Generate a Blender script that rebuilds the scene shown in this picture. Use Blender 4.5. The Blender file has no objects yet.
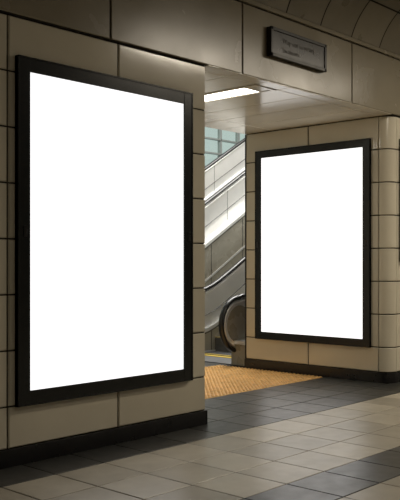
import bpy, math, random
from mathutils import Vector
random.seed(4)
scene = bpy.context.scene
scene.view_settings.view_transform = 'Standard'
try: scene.view_settings.look = 'None'
except Exception: pass

# ------------------------------------------------------------------ materials
def new_mat(name):
    m = bpy.data.materials.new(name); m.use_nodes = True
    nt = m.node_tree
    return m, nt, nt.nodes['Principled BSDF']

def mottled(name, c1, c2, rough=0.4, metal=0.0, scale=3.0, island=0.0, bump=0.0, rvar=0.1, spec=0.5, fine=60.0):
    m, nt, b = new_mat(name)
    N, L = nt.nodes, nt.links
    tc = N.new('ShaderNodeTexCoord')
    no = N.new('ShaderNodeTexNoise'); no.inputs['Scale'].default_value = scale
    no.inputs['Detail'].default_value = 6; no.inputs['Roughness'].default_value = 0.6
    L.new(tc.outputs['Object'], no.inputs['Vector'])
    rp = N.new('ShaderNodeValToRGB')
    rp.color_ramp.elements[0].position = 0.3; rp.color_ramp.elements[1].position = 0.7
    rp.color_ramp.elements[0].color = (*c1, 1); rp.color_ramp.elements[1].color = (*c2, 1)
    L.new(no.outputs['Fac'], rp.inputs['Fac'])
    col = rp.outputs['Color']
    if island > 0:
        g = N.new('ShaderNodeNewGeometry')
        mr = N.new('ShaderNodeMapRange')
        mr.inputs['To Min'].default_value = 1 - island; mr.inputs['To Max'].default_value = 1 + island
        L.new(g.outputs['Random Per Island'], mr.inputs['Value'])
        mx = N.new('ShaderNodeVectorMath'); mx.operation = 'SCALE'
        L.new(col, mx.inputs[0]); L.new(mr.outputs['Result'], mx.inputs['Scale'])
        col = mx.outputs['Vector']
    L.new(col, b.inputs['Base Color'])
    mr2 = N.new('ShaderNodeMapRange')
    mr2.inputs['To Min'].default_value = max(0.02, rough - rvar); mr2.inputs['To Max'].default_value = min(1, rough + rvar)
    n2 = N.new('ShaderNodeTexNoise'); n2.inputs['Scale'].default_value = scale * 2.3; n2.inputs['Detail'].default_value = 4
    L.new(tc.outputs['Object'], n2.inputs['Vector'])
    L.new(n2.outputs['Fac'], mr2.inputs['Value']); L.new(mr2.outputs['Result'], b.inputs['Roughness'])
    b.inputs['Metallic'].default_value = metal
    b.inputs['Specular IOR Level'].default_value = spec
    if bump > 0:
        n3 = N.new('ShaderNodeTexNoise'); n3.inputs['Scale'].default_value = fine
        L.new(tc.outputs['Object'], n3.inputs['Vector'])
        bp = N.new('ShaderNodeBump'); bp.inputs['Strength'].default_value = bump; bp.inputs['Distance'].default_value = 0.01
        L.new(n3.outputs['Fac'], bp.inputs['Height']); L.new(bp.outputs['Normal'], b.inputs['Normal'])
    return m

def emit(name, col, s):
    m, nt, b = new_mat(name)
    b.inputs['Base Color'].default_value = (0.8, 0.8, 0.8, 1)
    b.inputs['Emission Color'].default_value = (*col, 1)
    b.inputs['Emission Strength'].default_value = s
    b.inputs['Roughness'].default_value = 0.6
    b.inputs['Specular IOR Level'].default_value = 0.0
    return m

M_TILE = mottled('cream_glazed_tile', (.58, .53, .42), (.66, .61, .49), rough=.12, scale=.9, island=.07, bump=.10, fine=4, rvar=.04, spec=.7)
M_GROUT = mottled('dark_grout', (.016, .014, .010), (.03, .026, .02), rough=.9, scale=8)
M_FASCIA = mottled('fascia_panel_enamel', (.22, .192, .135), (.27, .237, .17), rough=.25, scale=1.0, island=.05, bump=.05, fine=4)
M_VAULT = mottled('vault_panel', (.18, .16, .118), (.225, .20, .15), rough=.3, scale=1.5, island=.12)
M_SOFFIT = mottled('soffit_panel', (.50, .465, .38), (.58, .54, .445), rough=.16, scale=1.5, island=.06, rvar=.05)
M_PLASTER = mottled('plain_render', (.16, .145, .12), (.20, .185, .15), rough=.8, scale=1.5)
M_BASE = mottled('black_skirting', (.006, .006, .007), (.010, .010, .011), rough=.3, scale=4)
M_BLACK = mottled('black_enamel_frame', (.0075, .009, .0095), (.0095, .0115, .012), rough=.25, scale=1.5, rvar=.03, spec=.4)
M_LIGHTFL = mottled('beige_floor_tile', (.32, .285, .225), (.42, .38, .305), rough=.34, scale=3.5, island=.18, bump=.05)
M_DARKFL = mottled('charcoal_floor_tile', (.036, .036, .034), (.056, .056, .052), rough=.33, scale=4, island=.25, bump=.05)
M_TACT = mottled('tactile_paving', (.56, .32, .10), (.68, .41, .145), rough=.5, scale=5, island=.16)
M_STEEL = mottled('brushed_steel', (.74, .74, .73), (.86, .86, .84), rough=.30, metal=.6, scale=1.2, rvar=.08)
M_CLAD = mottled('beige_cladding', (.27, .25, .20), (.35, .33, .27), rough=.28, metal=.1, scale=1.5, island=.06)
M_WALLH = mottled('hall_wall_paint', (.42, .395, .33), (.50, .47, .40), rough=.6, scale=1.5)
M_RUBBER = mottled('black_rubber', (.007, .007, .007), (.012, .012, .012), rough=.3, scale=6)
M_STEP = mottled('grooved_step', (.14, .14, .14), (.20, .20, .20), rough=.45, metal=.6, scale=5)
M_YEL = mottled('yellow_edge', (.6, .42, .05), (.7, .5, .08), rough=.5)
M_BRONZE = mottled('bronze_sign_case', (.012, .011, .008), (.017, .015, .011), rough=.35, metal=.2, scale=3)
M_SIGN = mottled('sign_face', (.020, .018, .014), (.026, .023, .018), rough=.3, scale=3)
M_SIGNTXT = mottled('sign_lettering', (.065, .058, .047), (.075, .066, .052), rough=.6)
M_SCREEN = emit('lit_white_panel', (1, 1, 1), 1.15)
M_LAMP = emit('lamp_diffuser', (1, .95, .85), 7.0)
M_MULL = mottled('window_mullion', (.25, .27, .26), (.32, .34, .33), rough=.4, metal=.2)
m, nt, b = new_mat('pale_green_glass')
tr = nt.nodes.new('ShaderNodeBsdfTransparent'); tr.inputs['Color'].default_value = (.84, .90, .88, 1)
gl = nt.nodes.new('ShaderNodeBsdfGlossy'); gl.inputs['Roughness'].default_value = .05
mx = nt.nodes.new('ShaderNodeMixShader'); mx.inputs['Fac'].default_value = .12
nt.links.new(tr.outputs[0], mx.inputs[1]); nt.links.new(gl.outputs[0], mx.inputs[2])
nt.links.new(mx.outputs[0], nt.nodes['Material Output'].inputs['Surface'])
M_GLASS = m

# ------------------------------------------------------------------ mesh helper
import bmesh
class MB:
    def __init__(s): s.v = []; s.f = []; s.m = []; s.mats = []; s.smooth = []
    def mi(s, mat):
        if mat not in s.mats: s.mats.append(mat)
        return s.mats.index(mat)
    def add(s, vs, fs, mat, smooth=False):
        o = len(s.v); s.v += [tuple(p) for p in vs]; k = s.mi(mat)
        for f in fs: s.f.append([i + o for i in f]); s.m.append(k); s.smooth.append(smooth)
    def box(s, a, b, mat, bev=0.0):
        x0, y0, z0 = a; x1, y1, z1 = b
        if bev <= 0:
            vs = [(x0,y0,z0),(x1,y0,z0),(x1,y1,z0),(x0,y1,z0),(x0,y0,z1),(x1,y0,z1),(x1,y1,z1),(x0,y1,z1)]
            s.add(vs, [(0,3,2,1),(4,5,6,7),(0,1,5,4),(1,2,6,5),(2,3,7,6),(3,0,4,7)], mat)
        else:
            bm = bmesh.new(); bmesh.ops.create_cube(bm, size=1)
            for v in bm.verts:
                v.co = Vector(((x0+x1)/2 + v.co.x*(x1-x0), (y0+y1)/2 + v.co.y*(y1-y0), (z0+z1)/2 + v.co.z*(z1-z0)))
            bmesh.ops.bevel(bm, geom=bm.edges[:], offset=bev, segments=2, affect='EDGES', profile=.5)
            bm.verts.index_update()
            s.add([v.co[:] for v in bm.verts], [[v.index for v in f.verts] for f in bm.faces], mat); bm.free()
    def tile(s, o, u, v, n, u0, u1, v0, v1, mat, gap=.006, c=.008, dep=.015):
        o, u, v, n = Vector(o), Vector(u), Vector(v), Vector(n)
        u0 += gap; u1 -= gap; v0 += gap; v1 -= gap
        vs = []
        for (i, h) in ((0, -dep), (0, -c), (c, 0)):
            for (a, b_) in ((u0+i, v0+i), (u1-i, v0+i), (u1-i, v1-i), (u0+i, v1-i)):
                vs.append(o + u*a + v*b_ + n*h)
        fs = [(8, 9, 10, 11)]
        for k in (0, 4):
            for j in range(4):
                a, b_ = k+j, k+(j+1) % 4
                fs.append((a, b_, b_+4, a+4))
        if u.cross(v).dot(n) < 0: fs = [tuple(reversed(f)) for f in fs]
        s.add(vs, fs, mat)
    def prism_y(s, poly, y0, y1, mat):
        n = len(poly)
        vs = [(x, y0, z) for x, z in poly] + [(x, y1, z) for x, z in poly]
        fs = [tuple(range(n)), tuple(reversed(range(n, 2*n)))]
        for i in range(n):
            j = (i+1) % n; fs.append((i, i+n, j+n, j))
        s.add(vs, fs, mat)
    def sweep(s, pts, y, w, t, mat, seg=12):
        n = len(pts); vs = []; fs = []
        for i in range(n):
            a = Vector(pts[max(0, i-1)]); c = Vector(pts[min(n-1, i+1)])
            tg = (c-a).normalized(); nr = Vector((-tg.y, tg.x))
            for k in range(seg):
                th = 2*math.pi*k/seg
                q = Vector(pts[i]) + nr*math.sin(th)*t
                vs.append((q.x, y + math.cos(th)*w, q.y))
        for i in range(n-1):
            for k in range(seg):
                k2 = (k+1) % seg
                fs.append((i*seg+k, i*seg+k2, (i+1)*seg+k2, (i+1)*seg+k))
        fs.append(tuple(range(seg))); fs.append(tuple(range((n-1)*seg, n*seg)))
        s.add(vs, fs, mat, True)
    def obj(s, name, parent=None):
        me = bpy.data.meshes.new(name); me.from_pydata(s.v, [], s.f)
        for m_ in s.mats: me.materials.append(m_)
        me.polygons.foreach_set('material_index', s.m)
        me.polygons.foreach_set('use_smooth', s.smooth)
        me.update()
        ob = bpy.data.objects.new(name, me); scene.collection.objects.link(ob)
        if parent: ob.parent = parent
        return ob

def empty(name, loc=(0, 0, 0)):
    e = bpy.data.objects.new(name, None); scene.collection.objects.link(e); e.empty_display_size = .2
    return e

# ------------------------------------------------------------------ layout
YW = 5.06; YB = 7.35; XL = 5.58; XR = 8.95; ZS = 3.31; ZF = 4.06
ROWS = [.13, .44] + [.44 + .41*k for k in range(1, 8)]
G = .012
X = (1, 0, 0); Y = (0, 1, 0); Z = (0, 0, 1)

# left wall
w = MB()
w.box((-5, YW+G, -.2), (XL-.012, YB, ZS+.02), M_GROUT)
cols = [XL - 1.075*k for k in range(0, 11)][::-1]
for i in range(len(cols)-1):
    for r in range(len(ROWS)-1):
        w.tile((0, YW, 0), X, Z, (0, -1, 0), max(cols[i], -5), cols[i+1], ROWS[r], ROWS[r+1], M_TILE)
for r in range(len(ROWS)-1):
    for (a, b_) in ((YW, 6.2), (6.2, YB)):
        w.tile((XL, 0, 0), Y, Z, (1, 0, 0), a, b_, ROWS[r], ROWS[r+1], M_TILE)
w.obj('wall_left')
t = MB(); t.box((-5, YW-.012, 0), (XL+.01, YW+.02, .13), M_BASE, .003); t.box((XL-.01, YW-.012, 0), (XL+.012, YB, .13), M_BASE, .003)
t.obj('baseboard_left')

# right wall / pier with rounded corner
R = .16
w = MB()
w.box((XR+G, YW+R, -.2), (14, YB, ZS+.02), M_GROUT)
w.box((XR+R, YW+G, -.2), (14, YW+R+.01, ZS+.02), M_GROUT)
for r in range(len(ROWS)-1):
    for (a, b_) in ((YW+R, 6.28), (6.28, YB)):
        w.tile((XR, 0, 0), Y, Z, (-1, 0, 0), a, b_, ROWS[r], ROWS[r+1], M_TILE)
    x = XR+R
    while x < 14:
        w.tile((0, YW, 0), X, Z, (0, -1, 0), x, min(x+1.075, 14), ROWS[r], ROWS[r+1], M_TILE); x += 1.075
    z0, z1 = ROWS[r]+.006, ROWS[r+1]-.006
    cx, cy = XR+R, YW+R; c = .007
    vs = []; ns = 20
    a0 = .006/R
    for k in range(ns+1):
        th = math.pi + a0 + (math.pi/2-2*a0)*k/ns
        for (rr, zz) in ((R-.014, z0), (R-c, z0), (R, z0+c), (R, z1-c), (R-c, z1), (R-.014, z1)):
            vs.append((cx+math.cos(th)*rr, cy+math.sin(th)*rr, zz))
    fs = []
    for k in range(ns):
        for j in range(5):
            a = k*6+j; fs.append((a, a+6, a+7, a+1))
    fs.append((0,1,2,3,4,5)); fs.append(tuple(ns*6+j for j in (5,4,3,2,1,0)))
    w.add(vs, fs, M_TILE, False)
vs = []; ns = 10
for k in range(ns+1):
    th = math.pi + math.pi/2*k/ns
    vs += [(XR+R+math.cos(th)*(R-.011), YW+R+math.sin(th)*(R-.011), -.1), (XR+R+math.cos(th)*(R-.011), YW+R+math.sin(th)*(R-.011), ZS+.02)]
w.add(vs, [(2*k, 2*k+2, 2*k+3, 2*k+1) for k in range(ns)], M_GROUT)
w.box((XR-.004, YB-.005, 0), (XR+.3, YB+.012, ZS), M_BASE)
w.obj('wall_right')
t = MB()
t.box((XR-.014, YW+R, 0), (XR+.03, YB+.014, .13), M_BASE, .003)
t.box((XR+R, YW-.014, 0), (14, YW+.03, .13), M_BASE, .003)
vs = []
for k in range(13):
    th = math.pi + math.pi/2*k/12
    for (rr, zz) in ((R+.014, 0), (R+.014, .127), (R-.02, .13)):
        vs.append((XR+R+math.cos(th)*rr, YW+R+math.sin(th)*rr, zz))
t.add(vs, [(k*3+j, k*3+3+j, k*3+4+j, k*3+1+j) for k in range(12) for j in (0, 1)], M_BASE, False)
t.obj('baseboard_right')

# fascia beam above
w = MB()
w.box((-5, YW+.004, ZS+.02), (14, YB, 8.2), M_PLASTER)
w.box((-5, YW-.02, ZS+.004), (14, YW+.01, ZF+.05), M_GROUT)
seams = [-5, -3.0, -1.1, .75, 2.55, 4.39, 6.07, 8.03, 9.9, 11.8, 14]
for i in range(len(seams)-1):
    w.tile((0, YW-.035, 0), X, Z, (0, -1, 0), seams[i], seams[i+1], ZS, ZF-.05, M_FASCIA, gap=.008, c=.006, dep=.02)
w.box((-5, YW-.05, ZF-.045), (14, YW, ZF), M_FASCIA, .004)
w.obj('wall_upper_fascia')

# soffit of passage
w = MB()
w.box((XL-.1, YW-.02, ZS+.012), (XR+.2, YB, ZS+.03), M_GROUT)
xs_ = [XL, 6.03, 6.48, 6.86, 7.35, 7.85, 8.4, XR]
ys_ = [YW-.03, 5.20, 6.85, YB]
for i in range(len(xs_)-1):
    for j in range(len(ys_)-1):
        if i == 2 and j == 1: continue
        w.tile((0, 0, ZS), X, Y, (0, 0, -1), xs_[i], xs_[i+1], ys_[j], ys_[j+1], M_SOFFIT, gap=.004, c=.004, dep=.01)
w.obj('ceiling_passage')
e = empty('ceiling_light')
t = MB()
for (a, b_) in (((6.49, 5.21), (6.53, 6.84)), ((6.81, 5.21), (6.85, 6.84)), ((6.53, 5.21), (6.81, 5.25)), ((6.53, 6.80), (6.81, 6.84))):
    t.box((a[0], a[1], ZS-.008), (b_[0], b_[1], ZS+.012), M_SOFFIT, .002)
t.obj('trim_frame', e)
t = MB(); t.box((6.55, 5.40, ZS-.002), (6.79, 6.79, ZS+.008), M_LAMP); t.box((6.53, 5.25, ZS-.002), (6.81, 5.40, ZS+.008), M_SOFFIT); t.obj('diffuser', e)

# coved and gently vaulted ceiling
w = MB()
RC = .85; A0 = math.radians(18)
def seg_curve(i, q):
    if i < 6:
        a = A0 + (math.radians(80)-A0)*(i+q)/6
        return (YW-.03 - RC*math.cos(A0) + RC*math.cos(a), ZF - RC*math.sin(A0) + RC*math.sin(a))
    q = (i-6+q)/14
    return (ya_ + (-4.0-ya_)*q, za_ + .75*math.sin(math.pi*q))
ya_, za_ = seg_curve(5, 1.0)
step = .62
n_x = int(19/step)
GROUPS = [(0, 3), (3, 6)] + [(k, k+1) for k in range(6, 20)]
for i in range(n_x+1):
    xa = -5+step*i; xb = min(xa+step, 14)
    for (g0, g1) in GROUPS:
        vs = []; ss = 9
        for q in range(ss+1):
            f = g0 + (g1-g0)*(.02+.96*q/ss); ii = min(int(f), 19)
            p = seg_curve(ii, f-ii)
            vs += [(xa+.009, p[0], p[1]), (xb-.009, p[0], p[1])]
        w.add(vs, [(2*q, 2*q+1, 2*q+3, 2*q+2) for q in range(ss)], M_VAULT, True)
vs = []
for p in [seg_curve(min(int(f), 19), f-min(int(f), 19)) for f in [k/3 for k in range(61)]]:
    vs += [(-5, p[0]+.01, p[1]+.02), (14, p[0]+.01, p[1]+.02)]
w.add(vs, [(2*q, 2*q+1, 2*q+3, 2*q+2) for q in range(60)], M_GROUT)
w.obj('ceiling_vault')

w = MB(); w.box((-5, -4.2, -.2), (14, -3.94, 5.0), M_PLASTER); w.obj('wall_opposite')
w = MB(); w.box((-5.2, -4.2, -.2), (-5, YB, 8.2), M_PLASTER); w.obj('wall_near_end')
w = MB(); w.box((14, -4.2, -.2), (14.2, YW+1, 8.2), M_PLASTER); w.obj('wall_far_end')

# ------------------------------------------------------------------ floor
w = MB()
w.box((-5, -4, -.2), (21, 15, -.004), M_GROUT)
T = .45
def rowmat(yc):
    if yc > 4.65: return M_DARKFL
    if 2.85 < yc < 3.3: return M_DARKFL
    return M_LIGHTFL
y = 4.65 - T*19
while y < 5.99:
    x = -5
    while x < 13.9:
        if not (y > 5.0 and (x+T < XL or x > XR)):
            w.tile((0, 0, 0), X, Y, Z, x, x+T, y, y+T, rowmat(y+T/2), gap=.005, c=.003, dep=.006)
        x += T
    y += T
y = 7.8
while y < 14:
    x = 3
    while x < 19:
        w.tile((0, 0, 0), X, Y, Z, x, x+.6, y, y+.6, M_DARKFL, gap=.003, c=.0025, dep=.006); x += .6
    y += .6
w.obj('floor')

# tactile paving
w = MB()
P = .30
x = 5.6
while x < 8.9:
    y = 6.0
    while y < 7.79:
        x1 = min(x+P, 8.93)
        w.tile((0, 0, .002), X, Y, Z, x, x1, y, y+P, M_TACT, gap=.006, c=.002, dep=.008)
        n = 5
        for a in range(n):
            for b_ in range(n):
                cx = x+P*(a+.5)/n; cy = y+P*(b_+.5)/n
                if cx > x1-.02: continue
                vs = []
                for (rr, zz) in ((.019, .002), (.013, .012)):
                    for k in range(8):
                        th = k*math.pi/4; vs.append((cx+rr*math.cos(th), cy+rr*math.sin(th), zz))
                w.add(vs, [(k, (k+1) % 8, 8+(k+1) % 8, 8+k) for k in range(8)]+[tuple(range(8, 16))], M_TACT)
        y += P
    x += P
w.obj('tactile_paving')

# ------------------------------------------------------------------ billboards
def billboard(axis, a0, a1, z0, z1, plane, fw=.11):
    e = empty('framed_billboard')
    fr = MB(); sc = MB(); lk = MB()
    pr = .04
    def bx(mb, u0, u1, zz0, zz1, d0, d1, mat, bev=.004):
        if axis == 'X': mb.box((u0, plane-d1, zz0), (u1, plane-d0, zz1), mat, bev)
        else: mb.box((plane-d1, u0, zz0), (plane-d0, u1, zz1), mat, bev)
    bx(fr, a0, a0+fw, z0, z1, 0, pr, M_BLACK)
    bx(fr, a1-fw, a1, z0, z1, 0, pr, M_BLACK)
    bx(fr, a0+fw-.002, a1-fw+.002, z1-fw, z1, 0, pr-.001, M_BLACK)
    bx(fr, a0+fw-.002, a1-fw+.002, z0, z0+fw, 0, pr-.001, M_BLACK)
    l = .012
    bx(fr, a0, a0+l, z0, z1, 0, pr+.005, M_BLACK, .002)
    bx(fr, a1-l, a1, z0, z1, 0, pr+.005, M_BLACK, .002)
    bx(fr, a0, a1, z1-l, z1, 0, pr+.005, M_BLACK, .002)
    bx(fr, a0, a1, z0, z0+l, 0, pr+.005, M_BLACK, .002)
    fr.obj('frame', e)
    bx(sc, a0+fw-.004, a1-fw+.004, z0+fw-.004, z1-fw+.004, .002, pr-.012, M_SCREEN, 0)
    sc.obj('lit_panel', e)
    zm = (z0+z1)/2
    for u in (a0+fw*.45, a1-fw*.55):
        bx(lk, u, u+.03, zm-.04, zm+.04, pr-.002, pr+.006, M_RUBBER, .003)
    lk.obj('lock_plate', e)
    return e
billboard('X', 3.49, 5.362, .435, 3.02, YW)
billboard('Y', 5.325, 7.150, .43, 3.045, XR, .102)

e = empty('framed_billboard')  # framed poster with a dark panel, not lit
t = MB(); t.box((9.17, YW-.052, 1.5), (10.25, YW-.002, 3.04), M_BLACK, .008); t.obj('frame', e)
t = MB(); t.box((9.26, YW-.058, 1.59), (10.16, YW-.047, 2.95), M_SIGN, .003); t.obj('dark_panel', e)

# ------------------------------------------------------------------ sign on fascia
e = empty('direction_sign')
yf = YW-.035
t = MB()
sx0, sx1, sz0, sz1 = 6.44, 7.42, 3.555, 3.85
t.box((sx0, yf-.05, sz0), (sx1, yf, sz1), M_BRONZE, .008)
for (a, b_, c_, d_) in ((sx0, sx0+.035, sz0, sz1), (sx1-.035, sx1, sz0, sz1), (sx0, sx1, sz0, sz0+.035), (sx0, sx1, sz1-.035, sz1)):
    t.box((a, yf-.065, c_), (b_, yf-.04, d_), M_BRONZE, .004)
t.obj('case', e)
t = MB(); t.box((sx0+.035, yf-.054, sz0+.035), (sx1-.035, yf-.046, sz1-.035), M_SIGN); t.obj('face', e)
for (txt, zz, sz) in (('Way out to street', 3.73, .075), ('Escalators', 3.64, .07)):
    cu = bpy.data.curves.new('lettering', 'FONT'); cu.body = txt; cu.size = sz; cu.extrude = .001
    o = bpy.data.objects.new('lettering', cu); scene.collection.objects.link(o)
    o.rotation_euler = (math.pi/2, 0, 0); o.location = (sx0+.2, yf-.056, zz-.015)
    cu.materials.append(M_SIGNTXT); o.parent = e

# ------------------------------------------------------------------ escalators
def escalator(x0, xs, xe, ya, yb, RR=.34):
    e = empty('escalator')
    def zo(x):
        t_ = x-xs; return .577*(t_+math.sqrt(t_*t_+.09))/2
    def rng(a, b_, n): return [a+(b_-a)*k/n for k in range(n+1)]
    top = .98
    for nm, yy, sgn in (('near', ya, -1), ('far', yb, 1)):
        path = [(x, top+zo(x)) for x in rng(xe, x0+RR+.05, 50)]
        arc = [(x0+RR+RR*math.cos(a), top-RR+RR*math.sin(a)) for a in rng(math.pi/2, 1.5*math.pi, 18)]
        path += arc + [(x0+RR+.12, top-2*RR), (x0+RR+.3, top-2*RR-.02)]
        h = MB(); h.sweep(path, yy, .045, .034, M_RUBBER); h.obj('handrail_'+nm, e)
        g = MB(); rg = RR-.055
        gp = [(x, top-.055+zo(x)) for x in rng(xe, x0+RR+.05, 50)]
        gp += [(x0+RR+rg*math.cos(a), top-RR+rg*math.sin(a)) for a in rng(math.pi/2, 1.5*math.pi, 18)]
        g.sweep(gp, yy, .03, .022, M_STEEL, 10)
        low = [(x, .30+zo(x)) for x in rng(x0+RR+.05, xe, 50)]
        g.prism_y(gp+low, yy-.012, yy+.012, M_STEEL)
        # dark newel infill plate
        g.prism_y([(x0+RR+(rg-.06)*math.cos(a), top-RR+(rg-.06)*math.sin(a)) for a in rng(0, 2*math.pi*29/30, 29)], yy-.016, yy+.016, M_CLAD)
        g.sweep([(x, .55+zo(x)) for x in rng(xe, x0+2*RR+.1, 50)], yy, .02, .008, M_RUBBER, 8)
        xx = x0+1.0
        while xx < xe-.2:
            for sy_ in (-.013, .013):
                g.box((xx, yy+sy_-.002, .31+zo(xx)), (xx+.006, yy+sy_+.002, top-.06+zo(xx)), M_RUBBER)
            xx += 1.2
        g.obj('balustrade_'+nm, e)
        c = MB()
        bot = [(x, max(0, zo(x)-1.0)) for x in rng(xe, x0+.28, 50)]
        body = [(x, .31+zo(x)) for x in rng(x0+.28, xe, 50)]
        yo = yy+sgn*.22; yi = yy-sgn*.05
        c.prism_y(body+bot, min(yo, yi), max(yo, yi), M_CLAD)
        d1 = [(x, .345+zo(x)) for x in rng(x0+.26, xe, 50)]; d2 = [(x, .290+zo(x)) for x in rng(xe, x0+.26, 50)]
        c.prism_y(d1+d2, min(yo, yi)-.012, max(yo, yi)+.012, M_STEEL)
        d1 = [(x, .275+zo(x)) for x in rng(x0+.30, xe, 50)]; d2 = [(x, .262+zo(x)) for x in rng(xe, x0+.30, 50)]
        c.prism_y(d1+d2, min(yo, yi)-.004, max(yo, yi)+.004, M_RUBBER)
        d1 = [(x, max(.05, -.30+zo(x))) for x in rng(x0+.30, xe, 50)]; d2 = [(x, max(.03, -.34+zo(x))) for x in rng(xe, x0+.30, 50)]
        c.prism_y(d1+d2, min(yo, yi)-.008, max(yo, yi)+.008, M_STEEL)
        xx = x0+1.2
        while xx < xe-.2:
            for yq in (yo, yi):
                zb = max(.02, zo(xx)-.97)
                c.box((xx, yq-.003, zb), (xx+.012, yq+.003, .26+zo(xx)), M_RUBBER)
            xx += .9
        c.obj('side_cladding_'+nm, e)
    s = MB()
    y0, y1 = ya+.05, yb-.05
    s.box((x0+.26, y0, .001), (xs-.25, y1, .012), M_STEP, .003)
    s.box((xs-.36, y0, .012), (xs-.28, y1, .02), M_YEL)
    k = 0; x = xs-.25
    while x < xe-.4:
        z = .02+.231*k
        s.box((x, y0, z-.24 if k else 0), (x+.4, y1, z), M_STEP)
        n = 22
        for j in range(n):
            yj = y0+(y1-y0)*(j+.2)/n
            s.box((x, yj, z), (x+.4, yj+(y1-y0)/n*.5, z+.009), M_STEP)
        s.box((x, y0, z+.009), (x+.03, y1, z+.011), M_YEL)
        x += .4; k += 1
    s.obj('steps', e)
    u = MB()
    up = [(x, zo(x)-.35) for x in rng(xs+1.0, xe, 20)]; dn = [(x, zo(x)-1.0) for x in rng(xe, xs+1.7, 20)]
    u.prism_y(up+dn, ya, yb, M_CLAD); u.obj('truss', e)
    return e
escalator(8.80, 9.95, 17.6, 7.68, 9.0, RR=.39)
escalator(7.25, 8.45, 16.4, 10.2, 11.6)

# hall shell
w = MB(); w.box((17.4, YB, 4.1), (21, 14, 4.45), M_PLASTER); w.obj('floor_upper_landing')
w = MB(); w.box((20.8, YB, -.2), (21, 14.2, 8.2), M_WALLH); w.obj('wall_hall_end')
w = MB(); w.box((2.8, YB, -.2), (3.0, 14.2, 8.2), M_WALLH); w.obj('wall_hall_side')
w = MB(); w.box((2.8, YB-.2, 8.0), (21, 14.2, 8.2), M_WALLH); w.obj('ceiling_hall')
w = MB(); w.box((3, 13.9, -.2), (20.8, 14.1, 3.9), M_WALLH)
w.obj('wall_back')
e = empty('window_1')
t = MB()
for k in range(25):
    x = 3+.72*k; t.box((x-.018, 13.92, 3.9), (x+.018, 14.04, 8.0), M_MULL)
for k in range(12):
    z = 3.93+.37*k; t.box((3, 13.92, z-.018), (20.8, 14.04, z+.018), M_MULL)
t.obj('mullions', e)
t = MB(); t.box((3, 13.975, 3.9), (20.8, 13.985, 8.0), M_GLASS); t.obj('glass_panes', e)

# ------------------------------------------------------------------ lights
def area(name, loc, size, power, col, rot=(0, 0, 0), sy=None):
    l = bpy.data.lights.new(name, 'AREA'); l.energy = power; l.color = col
    l.shape = 'RECTANGLE'; l.size = size; l.size_y = sy or size
    o = bpy.data.objects.new(name, l); scene.collection.objects.link(o); o.location = loc; o.rotation_euler = rot
    return o
WARM = (1, .885, .71)
def added_pendant(x, y, z, power, L=2.4):  # unseen pendant, added to light the concourse walls and floor
    e = empty('added_pendant_light')
    t = MB(); t.box((x-L/2, y-.09, z), (x+L/2, y+.09, z+.08), M_BRONZE, .01)
    q = (y-ya_)/(-4.0-ya_); zt = za_ + .75*math.sin(math.pi*q)
    for dx in (-L*.35, L*.35):
        t.box((x+dx-.008, y-.008, z+.08), (x+dx+.008, y+.008, zt), M_BRONZE)
    t.obj('housing', e)
    t = MB(); t.box((x-L/2+.03, y-.07, z-.01), (x+L/2-.03, y+.07, z+.002), M_LAMP); t.obj('diffuser', e)
    o = area('added_lamp', (x, y, z-.02), L-.1, power, WARM, sy=.14); o.parent = e
added_pendant(8.6, 2.0, 4.5, 92)
added_pendant(11.2, 2.0, 4.5, 90)
added_pendant(4.2, -.6, 4.5, 34)  # added to lift the dark left wall
area('hall_fill', (12, 9.5, 7.6), 6, 1100, (1, .98, .93), sy=3)  # added fill over the escalators, stands for no fitting

W = bpy.data.worlds.new('sky'); scene.world = W; W.use_nodes = True
bg = W.node_tree.nodes['Background']; bg.inputs['Color'].default_value = (.76, .84, .82, 1); bg.inputs['Strength'].default_value = .95

# ------------------------------------------------------------------ camera
cam = bpy.data.cameras.new('camera'); co = bpy.data.objects.new('camera', cam); scene.collection.objects.link(co)
cam.sensor_width = 36; cam.lens = 815/500*36; cam.shift_y = .024
co.location = (0, 0, 1.5); co.rotation_euler = (math.pi/2, 0, math.atan2(.677, .736)-math.pi/2)
cam.clip_start = .05
scene.camera = co
